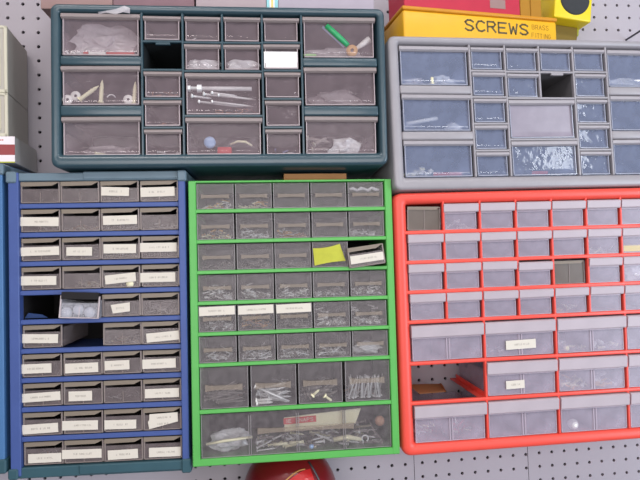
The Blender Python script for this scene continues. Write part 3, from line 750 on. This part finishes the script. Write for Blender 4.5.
for k in range(n): mb.quad([bo[k], bo[k+1], top[k+1], top[k]])
o = green.put('yellow_card', mb.mesh('yellow_card', ['yellowc']), 190, -1.0, 136); tag(o, 'curled yellow paper card in front of a third row drawer, green cabinet', 'card')
# long screws, counted one by one
def long_screws(c, n, L, m, seed, lab, stand=False, r=1.3):
    x0, x1, z0, z1 = GO[6, c]; rnd = random.Random(seed)
    mb = MB(); screw_into(mb, Vector((0, 0, 0)), Vector((1, 0, 0)), L, r, 0, 8); me = mb.mesh('long_screw', [m])
    for i in range(n):
        if stand:
            x = x0+6+(x1-x0-14)*(i+.5)/n+rnd.uniform(-2, 2); a = rnd.uniform(-112, -66); zd = z1-3.6; y = 8+rnd.random()*22
            if x+L*math.cos(R(a)) > x1-2: a = -100
            if x+L*math.cos(R(a)) < x0+3: a = -80
        else:
            lay = i % 4; x = x0+4+rnd.random()*max(1, (x1-x0-L-8)); a = rnd.uniform(-24, 20); zd = z1-6-lay*5-rnd.random()*2; y = 8+rnd.random()*20
            zd = min(zd, z1-3.6-max(0, L*math.sin(R(a))))
        o = green.put('long_screw', me, x, y, zd, (0, a, rnd.uniform(-6, 14))); tag(o, lab, 'screw', lab.replace('long ', 'long screws: '))
long_screws(0, 26, 40, 'darksteel', 5, 'long brownish screw heaped in the first big drawer, green cabinet')
long_screws(1, 16, 34, 'steel', 6, 'long silver screw heaped in the second big drawer, green cabinet', r=1.8)
long_screws(2, 18, 22, 'darksteel', 7, 'short dull bolt heaped in the third big drawer, green cabinet', r=2)
long_screws(3, 26, 34, 'steel', 8, 'thin silver nail standing upright in the last big drawer, green cabinet', True)
mb = MB(); screw_into(mb, Vector((0, 0, 0)), Vector((1, 0, -.5)), 56, 2.2, 0, 10)
o = green.put('lag_screw', mb.mesh('lag_screw', ['steel']), 95, 6.5, 319); tag(o, 'longest silver screw slanting across the second big drawer, green cabinet', 'screw')
for i, (x, zd) in enumerate(((96, 341), (97, 345.5))):
    mb = MB(); screw_into(mb, Vector((0, 0, 0)), Vector((1, .05, 0)), 26, 2.2, 0, 10)
    o = green.put('lag_screw', mb.mesh('lag_screw', ['white']), x, 6.5, zd); tag(o, 'bright short screw lying flat under the longest screw', 'screw', 'bright short screws')
for i, (x, zd, a, lb) in enumerate(((184, 339, -40, 'bright cream bolt leaning up in the third big drawer'), (203, 339, 38, 'bright cream bolt leaning down in the third big drawer'))):
    mb = MB(); screw_into(mb, Vector((0, 0, 0)), Vector((1, 0, 0)), 15, 2.2, 0, 10)
    o = green.put('short_bolt', mb.mesh('short_bolt', ['cream']), x, 6.6, zd, (0, a, 0)); tag(o, lb, 'bolt', 'bright bolts')
for c in range(4):
    heap(green, GO[6, c], ('brown screws', 'steel screws', 'dull bolts', 'steel nails')[c]+' filling the back of the %s big drawer, green cabinet' % ORD[c], .4, 44, (('darksteel', 'brass'), ('steel', 'darksteel'), ('darksteel', 'steel'), ('steel', 'darksteel', 'brass'))[c], y=32, d=46, L=(12, 24))
# bottom drawer
op = GO[7, 0]
o = green.put('plastic_bag', crumple('plastic_bag', 35, 16, 19, 81, ['bagw'], 4, .3), 53, 30, bot(op, 1.6)); tag(o, 'cloudy plastic bag in the bottom drawer, green cabinet', 'plastic bag')
mb = MB(); mb.tube([(-38, 0, -3), (-10, -1, 1), (32, 0, 4)], [2, 2.4, 2.2], 8)
o = green.put('white_tie', mb.mesh('white_tie', ['cream']), 58, 8, 401); tag(o, 'cream strip lying across the cloudy bag, green cabinet', 'strip')
# packet with red header
mb = MB(); mb.poly([(0, 0), (112, 2), (122, 24), (50, 22), (0, 20)], 0, 3, 0)
o = green.put('screw_packet', mb.mesh('screw_packet', ['cream']), 140, 9, 391, (-2, -2, 0)); tag(o, 'cream packet with red printed strip in the bottom drawer, green cabinet', 'packet')
hd = MB(); hd.box(-1, 50, -1.4, -.6, 10, 19.5, 0)
# white characters on the red strip:  I E  SNAPS (as far as they can be read)
def stroke(mb, pts, w, y, mi):
    for a, b in zip(pts, pts[1:]):
        a = Vector((a[0], 0, a[1])); b = Vector((b[0], 0, b[1])); d = (b-a).normalized() if (b-a).length > 1e-6 else Vector((1, 0, 0)); nn = Vector((-d.z, 0, d.x))*w/2
        a2, b2 = a-d*w*.35, b+d*w*.35
        mb.quad([(p.x, y, p.z) for p in (a2-nn, b2-nn, b2+nn, a2+nn)], mi)
GL = {'S': [[(1, .85), (.7, 1), (.3, 1), (0, .8), (.2, .58), (.8, .42), (1, .2), (.7, 0), (.3, 0), (0, .15)]],
 'C': [[(1, .85), (.65, 1), (.25, .95), (0, .6), (0, .35), (.25, .05), (.65, 0), (1, .15)]],
 'R': [[(0, 0), (0, 1), (.75, 1), (1, .78), (.75, .52), (0, .5)], [(.5, .5), (1, 0)]],
 'E': [[(1, 1), (0, 1), (0, 0), (1, 0)], [(0, .52), (.8, .52)]],
 'W': [[(0, 1), (.2, 0), (.5, .7), (.8, 0), (1, 1)]],
 'B': [[(0, 0), (0, 1), (.75, 1), (.95, .78), (.75, .52), (0, .52)], [(.75, .52), (1, .28), (.75, 0), (0, 0)]],
 'A': [[(0, 0), (.5, 1), (1, 0)], [(.2, .4), (.8, .4)]], 'F': [[(1, 1), (0, 1), (0, 0)], [(0, .52), (.8, .52)]],
 'I': [[(.5, 0), (.5, 1)]], 'T': [[(0, 1), (1, 1)], [(.5, 1), (.5, 0)]], 'N': [[(0, 0), (0, 1), (1, 0), (1, 1)]],
 'G': [[(1, .85), (.6, 1), (.2, .9), (0, .5), (.2, .08), (.65, 0), (1, .2), (1, .48), (.6, .48)]],
 'P': [[(0, 0), (0, 1), (.75, 1), (1, .76), (.75, .5), (0, .5)]], ' ': []}
def write(mb, text, x, z, cw, ch, sp, w, y, mi, slope=0, wob=0, seed=0):
    rnd = random.Random(seed)
    for ch_ in text:
        dz = rnd.uniform(-wob, wob)
        for st in GL[ch_]: stroke(mb, [(x+px*cw, z+pz*ch+dz+slope*(x+px*cw)) for px, pz in st], w, y, mi)
        x += (cw if ch_ != 'I' else cw*.7)+sp
write(hd, 'IE SNAPS', 2.5, 12.2, 3.8, 5, 1.9, .9, -1.5, 1)
link('header_strip', hd.mesh('header_strip', ['redp', 'paper']), o, label='red strip with worn white letters')
# curl of plastic, bolt, ring and bead
mb = MB(); mb.tube([(0, 0, 0), (22, 0, 3), (44, 1, -2)], [3.6, 4, 3], 9)
o = green.put('plastic_anchor', mb.mesh('plastic_anchor', ['cream']), 216, 9, 409); tag(o, 'pale plastic anchor lying at the bottom, green cabinet bottom drawer', 'anchor')
mb = MB(); mb.tube([(5*math.cos(R(a)), 0, 5*math.sin(R(a))) for a in range(-60, 241, 20)], 1.3, 7)
o = green.put('steel_ring', mb.mesh('steel_ring', ['steel']), 266, 9, 410); tag(o, 'open steel ring beside the pale plastic anchor', 'ring')
o = green.put('glass_bead', lathe([(0, -4), (2.5, -3), (4, 0), (2.5, 3), (0, 4)], 14).mesh('glass_bead', ['penB']), 181, 8, 417); tag(o, 'small bluish bead under the red header strip packet', 'bead')
o = green.put('copper_cap', lathe([(0, 0), (4, .5), (7.5, 1.5), (8, 6), (0, 6)], 20).mesh('copper_cap', ['brass']), 291, 8, 384.5); tag(o, 'round copper cap at the end of the bottom drawer, green cabinet', 'cap')
for i, x in enumerate((133, 158)):
    mb = MB(); mb.tube([(-11, 0, 0), (11, 0, 1)], [2.6, 2.2], 8)
    o = green.put('cream_dowel', mb.mesh('cream_dowel', ['cream']), x, 9, 411-i); tag(o, ('cream dowel at the divider, ' if i else 'cream dowel beside the cloudy bag, ')+'bottom drawer, green cabinet', 'dowel')
heap(green, (90, 304, 358, 424), 'loose mixed hardware across the bottom drawer, green cabinet', .5, 120, ('darksteel', 'steel', 'darksteel', 'steel', 'cream'), y=14, d=52, L=(14, 34), r=1.5, cat='hardware', name='hardware_pile')

# =================================================================== CONTENTS: red cabinet
heap(red, RO['s', 0, 1], 'silvery bits in the second top drawer, red cabinet', .4, 26, ('steel', 'white'), y=9)
heap(red, RO['s', 1, 5], 'pale specks in the sixth drawer of the second row, red cabinet', .22, 18, ('steel', 'white', 'cream'), y=9)
mb = MB(); mb.box(-26, 26, 0, 14, 0, 12, 0, 1.5)
o = red.put('yellow_strip', mb.mesh('yellow_strip', ['yellow2']), RO['s', 1, 6][0]+29, 6.8, bot(RO['s', 1, 6], 1.6)); tag(o, 'yellow packet in the seventh drawer of the second row, red cabinet', 'packet')
o = red.put('plastic_bag', crumple('plastic_bag', 25, 14, 15, 91, ['bagw'], 4, .35), RO['s', 2, 6][0]+29, 19, bot(RO['s', 2, 6], 1.6)); tag(o, 'crumpled pale blue bag in the seventh drawer of the third row, red cabinet', 'plastic bag')
heap(red, RO['s', 3, 4], 'pale bits in the fifth drawer of the fourth row, red cabinet', .22, 14, ('cream', 'orange'), y=9)
op = RO['b', 0, 2]
heap(red, (op[0], op[1], op[2], op[3]), 'cream and gray plugs in the third big drawer of its first row, red cabinet', .4, 26, ('cream', 'steel', 'darksteel'), y=9, L=(10, 18), r=2)
o = red.put('cream_plug', lathe([(0, -3), (4, -2), (5, 1), (4, 5), (0, 5)], 16).mesh('cream_plug', ['cream']), 285, 8.5, 262.5); tag(o, 'small cream plug at a big drawer corner, red cabinet', 'plug')
op = RO['b', 1, 2]
heap(red, op, 'tan plugs and rods in the third big drawer of its second row, red cabinet', .3, 40, ('cream', 'orange', 'steel'), y=9, L=(14, 28), r=1.8)
op = RO['b', 2, 2]
o = red.put('white_ball', lathe([(0, -8.6)]+[(8.6*math.sin(R(a)), -8.6*math.cos(R(a))) for a in range(15, 180, 15)]+[(0, 8.6)], 20).mesh('white_ball', ['white']), 293, 12.6, bot(op, 10)); tag(o, 'white ball in the third drawer of the bottom row, red cabinet', 'ball')
heap(red, RO['b', 2, 0], 'pinkish bits behind the front of the first bottom drawer, red cabinet', .2, 24, ('redp', 'cream', 'steel'), y=30, L=(10, 22), r=1.5)
heap(red, RO['b', 0, 1], 'gray bits in the second big drawer of its first row, red cabinet', .25, 22, ('darksteel', 'steel'), y=20, r=1.5)
mb = MB(); mb.add([(0, 0, 0), (46, 0, 1), (52, 55, 1), (-4, 60, 2), (44, 10, 9), (50, 40, 6)], [(0, 1, 2, 3), (1, 4, 5, 2)])
o = red.put('card_scrap', mb.mesh('card_scrap', ['brownbox']), 42, 40, 331.5); tag(o, 'folded brown card scrap in the empty slot, red cabinet', 'card')

# =================================================================== THINGS ON AND AROUND THE CABINETS
def carton(name, cab, x0, x1, y0, y1, h, m, label, zd=-.3, rz=0, cat='box', extra=None):
    mb = MB(); mb.box(0, x1-x0, 0, y1-y0, 0, h, 0, .6)
    mats = [m]
    o = cab.put(name, mb.mesh(name, mats), x0, y0, zd, (0, 0, rz)); tag(o, label, cat, 'packages on the dark green cabinet')
    # lid flap seam and tuck tab
    fl = MB(); fl.box(4, x1-x0-4, -.5, 0, h*.72, h*.72+.8, 0); fl.box((x1-x0)*.35, (x1-x0)*.65, -.7, 0, h*.80, h-1, 0, .2)
    link('tuck_flap', fl.mesh('tuck_flap', [m]), o)
    return o
carton('cardboard_box', dark, -21, 86, 20, 130, 74, 'pinkbox', 'pinkish box overhanging the corner of the dark green cabinet')
carton('cardboard_box', dark, 86.6, 211, 22, 128, 82, 'mauvebox', 'dull mauve box second along on the dark green cabinet')
carton('cardboard_box', dark, 214, 324, 20, 128, 70, 'palebox', 'pale pink box beside the turquoise striped packet')
o = carton('cardboard_box', dark, 343, 497, 20, 118, 70, 'lilacbox', 'pale lilac box at the end of the dark green cabinet')
mb = MB(); mb.box(0, 18, 0, 100, 0, 72, 0, .4)
o = dark.put('striped_packet', mb.mesh('striped_packet', ['turq']), 324.6, 19, -.3); tag(o, 'turquoise packet with straw yellow stripe on the dark green cabinet', 'packet', 'packages on the dark green cabinet')
st = MB(); st.box(4.5, 7, -.6, 0, 0, 72, 1); st.box(7, 10.5, -.6, 0, 0, 72, 0); st.box(10.5, 12.5, -.6, 0, 0, 72, 1)
link('center_stripe', st.mesh('center_stripe', ['straw', 'cartonW']), o, label='straw yellow stripe with white edges')
# cardboard between green and dark green cabinets
mb = MB(); mb.box(0, 103, 0, 95, 0, 14.4, 0, .5); mb.box(2, 101, -.4, .2, 6.6, 7.2, 0)
o = green.put('flat_carton', mb.mesh('flat_carton', ['brownbox']), 149, 30, -.2, (0, 0, .8)); tag(o, 'flat brown cardboard box wedged on top of the green cabinet', 'box')

# yellow SCREWS box
th = math.atan2(.035, .2883); ybox_L = 290
def world_put(name, me, loc, rz=0, rx=0, ry=0):
    o = bpy.data.objects.new(name, me); C.objects.link(o); o.location = loc; o.rotation_euler = (rx, ry, rz); return o
gz = .2868
def yput(name, me, u, v, z): return world_put(name, me, (.2239+(u*math.cos(th)-v*math.sin(th))*MM, -.150+(u*math.sin(th)+v*math.cos(th))*MM, gz+z*MM), th)
mb = MB(); mb.box(0, ybox_L, 1.5, 100, 0, 50, 0, 4, 3)
yb = yput('metal_box', mb.mesh('metal_box', ['yellow']), 0, 0, .8); tag(yb, 'shallow yellow box handwritten SCREWS on the gray cabinet', 'box')
lid = MB(); lid.box(-1.2, ybox_L+1.2, 0, 101.5, 50, 56.5, 0, 2.2, 2)
link('lid', lid.mesh('lid', ['ochre']), yb, label='orange yellow lid rim')
wr = MB()
write(wr, 'SCREWS', 112, 24, 15, 17.5, 5.9, 3.3, 1.35, 0, slope=-.006, wob=.6, seed=4)
write(wr, 'BRASS', 240, 36, 5, 7.5, 2.0, .95, 1.35, 1, slope=-.012, wob=.5, seed=5)
write(wr, 'FITTING', 239, 23.5, 4.2, 7.5, 1.7, .95, 1.35, 1, slope=-.02, wob=.5, seed=6)
link('lettering', wr.mesh('lettering', ['marker', 'marker2']), yb, label='handwritten SCREWS and BRASS FITTING')
mb = MB(); mb.box(0, 219, 0, 70, 0, 60, 0, 1.2); mb.box(160, 190, -.4, 0, 14, 30, 1); mb.box(3, 216, -.4, 0, 40, 41, 0)
o = yput('red_box', mb.mesh('red_box', ['crimson', 'pinkbox']), 8, 14, 57.6); tag(o, 'crimson box lying on the yellow screws box', 'box')
for k, (u, w, hh) in enumerate(((229, 20, 66), (250, 22, 70))):
    mb = MB(); mb.box(0, w, 0, 60, 0, hh, 0, .8); mb.box(2, w-2, -.3, 0, hh*.75, hh*.75+.7, 0)
    o = yput('narrow_carton', mb.mesh('narrow_carton', ['ochrecard']), u, 16, 57.6); tag(o, ('narrow ochre carton touching the crimson box' if k == 0 else 'narrow ochre carton beside the yellow black disc case'), 'box', 'narrow ochre cartons')
# yellow case with black disc, standing on an olive foot beside the screws box
mb = MB(); mb.box(-37, 37, 0, 72, 0, 92, 0, 3, 3)
m = Matrix.Translation((.5600, -.086, .3545)) @ Euler((0, R(6.5), R(2))).to_matrix().to_4x4()
tp = bpy.data.objects.new('yellow_case', mb.mesh('yellow_case', ['yellow2'])); C.objects.link(tp); tp.matrix_world = m
tag(tp, 'bright yellow plastic case with black round disc beside the screws box', 'case')
link('round_disc', lathe([(0, -2.2), (26, -2.2), (28.5, -1.2), (29, 1), (29, 2)], 40).mesh('round_disc', ['discblk']), tp, (2, 0, 38), label='dark charcoal round disc')
bs = MB(); bs.box(-22, 28, 26, 70, -64, 1, 0, 2); bs.box(20, 34, 30, 66, -14, 2, 1, 3, 2)
link('foot', bs.mesh('foot', ['olive', 'ygreen']), tp, label='olive foot with yellow green edge')
# peg hook in the wall
mb = MB(); mb.tube([(0, 4, 0), (0, 0, 0), (0, -120, 3), (0, -140, 6), (0, -146, 14)], 2.0, 8)
o = world_put('peg_hook', mb.mesh('peg_hook', ['wire']), (.7269, 0, .354)); tag(o, 'dark wire peg hook sticking out of the pegboard above the gray cabinet', 'hook')

# beige bins and carton at the photo edge
def beige_bin(z0, z1, label):
    h = (z1-z0)*1000
    mb = MB(); mb.box(-150, 0, 0, 104, 0, h, 0, 1.2); mb.box(-150, 0, -2, 3, h-4, h, 1, .8); mb.box(-150, 0, -2, 3, 0, 5, 1, .8)
    mb.box(-4.5, .4, -2, 3, 0, h, 1, .8); mb.box(-150, -145, -2, 3, 0, h, 1, .8)
    o = world_put('storage_bin', mb.mesh('storage_bin', ['beige', 'beigeR']), (-.4045, -.110, z0), R(5.2)); tag(o, label, 'storage bin', 'beige storage bins')
    d = MB(); d.box(-140, -9.5, -1.2, 1, 9, h-8, 0, 3, 3); d.box(-136, -14, -2.6, -1, 12, h-12, 1, 2, 2)
    f = link('drawer_front', d.mesh('drawer_front', ['beigeR', 'beige']), o)
    k = MB(); k.box(-95, -55, -10, -2, h*.18, h*.18+8, 0, 2, 2); link('pull_handle', k.mesh('pull_handle', ['beigeR']), f)
beige_bin(.2084, .3145, 'tall beige plastic bin on top of another at the photo edge')
beige_bin(.1393, .2080, 'beige plastic bin standing on the white and maroon carton')
mb = MB(); mb.box(-160, 0, 0, 106, 0, 41, 0, .5)
o = world_put('parts_carton', mb.mesh('parts_carton', ['cartonG']), (-.3940, -.112, .0980), R(3.5)); tag(o, 'gray carton with white and maroon striped front under the beige bins', 'box')
fr = MB(); fr.box(-160, 0, -.8, 0, 0, 1.8, 2); fr.box(-160, 0, -.8, 0, 1.8, 12, 0); fr.box(-160, 0, -.8, 0, 12, 28.5, 1); fr.box(-160, 0, -.8, 0, 28.5, 41, 0)
for k in range(9):
    x = -18-2.6*k; fr.box(x, x+1.8, -.95, -.8, 34.5, 36.2, 3)
link('printed_front', fr.mesh('printed_front', ['cartonW', 'cartonR', 'yellowc', 'redcard']), o, label='white and maroon printed front')

# red helmet under the green cabinet
def dome(a, b, h, n=36, m=18):
    mb = MB(); vs = []; fs = []
    for j in range(m+1):
        ph = math.pi*j/m
        for k in range(n):
            t = 2*math.pi*k/n; s_ = max(math.sin(ph), 0)**.8
            vs.append((a*s_*math.cos(t), b*s_*math.sin(t), h*math.cos(ph)))
    for j in range(m):
        for k in range(n):
            i0 = j*n+k; i1 = j*n+(k+1) % n
            fs.append((i0, i1, i1+n, i0+n))
    mb.add(vs, fs, 0, True); return mb
A_, B_, H_ = 82, 72, 96
def on_dome(u, z, lift):
    """point on the front of the shell at angle u (0 = straight at the viewer side) and height z"""
    c = max(-1, min(1, z/H_)); s_ = (1-c*c)**.4
    return Vector(((A_+lift)*s_*math.sin(u), -(B_+lift)*s_*math.cos(u), z))
hm = world_put('helmet', dome(A_, B_, H_).mesh('helmet', ['helmet']), (.0185, -.0765, -.4735)); tag(hm, 'glossy dark red helmet on the pegboard below the green cabinet', 'helmet')
mb = MB()
for i in range(12):
    for j in range(6):
        def q(i_, j_):
            u = -.35+.9*i_/12; top = 50+22*math.sin(min(1, i_/10)*1.5); z = 10+(top-10)*j_/6; return on_dome(u, z, .8)
        mb.add([q(i, j), q(i+1, j), q(i+1, j+1), q(i, j+1)], [(0, 1, 2, 3)], 0, True)
link('front_panel', mb.mesh('front_panel', ['helmetB']), hm, label='bright red front panel')
mb = MB(); mb.tube([on_dome(-.35+.75*k/14, 50+22*math.sin(min(1, k/11.7)*1.5)+1, .6) for k in range(15)], 1.2, 6)
link('trim_line', mb.mesh('trim_line', ['gold']), hm, label='thin gold trim line')
mb = MB(); mb.tube([on_dome(.62+.14*k/8, 80-8*k, .4) for k in range(9)], 1.8, 6)
link('side_strap', mb.mesh('side_strap', ['wire']), hm, label='dark strap line')

# =================================================================== LIGHT
w = bpy.data.worlds.new('shop_light'); bpy.context.scene.world = w; w.use_nodes = True
nt = w.node_tree; bg = nt.nodes['Background']
tc = nt.nodes.new('ShaderNodeTexCoord'); sp = nt.nodes.new('ShaderNodeSeparateXYZ'); mr = nt.nodes.new('ShaderNodeMapRange'); cr = nt.nodes.new('ShaderNodeValToRGB')
nt.links.new(tc.outputs['Generated'], sp.inputs[0]); nt.links.new(sp.outputs['Z'], mr.inputs['Value'])
mr.inputs['From Min'].default_value = -1; mr.inputs['From Max'].default_value = 1
cr.color_ramp.elements[0].color = (.40, .40, .47, 1); cr.color_ramp.elements[1].color = (.85, .84, .86, 1)
e = cr.color_ramp.elements.new(.5); e.color = (.45, .46, .52, 1)
nt.links.new(mr.outputs['Result'], cr.inputs['Fac']); nt.links.new(cr.outputs['Color'], bg.inputs['Color']); bg.inputs['Strength'].default_value = .62
def area(name, loc, aim, sx, sy, power, col):
    l = bpy.data.lights.new(name, 'AREA'); l.shape = 'RECTANGLE'; l.size = sx; l.size_y = sy; l.energy = power; l.color = col
    o = bpy.data.objects.new(name, l); C.objects.link(o); o.location = loc
    o.rotation_euler = (Vector(aim)-Vector(loc)).to_track_quat('-Z', 'Y').to_euler()
area('ceiling_light', (-.75, -1.5, 1.55), (0, 0, 0), 1.2, .25, 17, (1, .92, .91))
area('ceiling_light', (.75, -1.7, 1.5), (.3, 0, 0), 1.2, .25, 13, (.97, .97, 1))
area('front_fill', (-.2, -2.6, .05), (.05, 0, -.05), 2.2, 1.5, 42, (1, .95, .95))  # added fill behind the camera, sends frontal light into the drawers
area('window_light', (2.1, -1.8, -.35), (.4, 0, -.3), .9, 1.3, 44, (.76, .86, 1))
area('glint_light', (1.75, -2.1, .62), (.4, 0, .1), .22, .6, 6, (.9, .95, 1))  # small added lamp, there for white glints on the gray drawers

# =================================================================== CAMERA
cam = bpy.data.cameras.new('camera'); co = bpy.data.objects.new('camera', cam); C.objects.link(co)
cam.sensor_fit = 'HORIZONTAL'; cam.sensor_width = 36; cam.lens = 555.268*36/640; cam.clip_start = .01
co.location = (-.031779, -1.019465, -.069957)
co.rotation_euler = (math.pi/2+.03751728, .033322, -.12007164)
sc = bpy.context.scene; sc.camera = co
sc.view_settings.view_transform = 'Standard'; sc.view_settings.look = 'None'; sc.view_settings.exposure = -0.3
sc.cycles.transparent_max_bounces = 24; sc.cycles.max_bounces = 6; sc.cycles.use_denoising = True
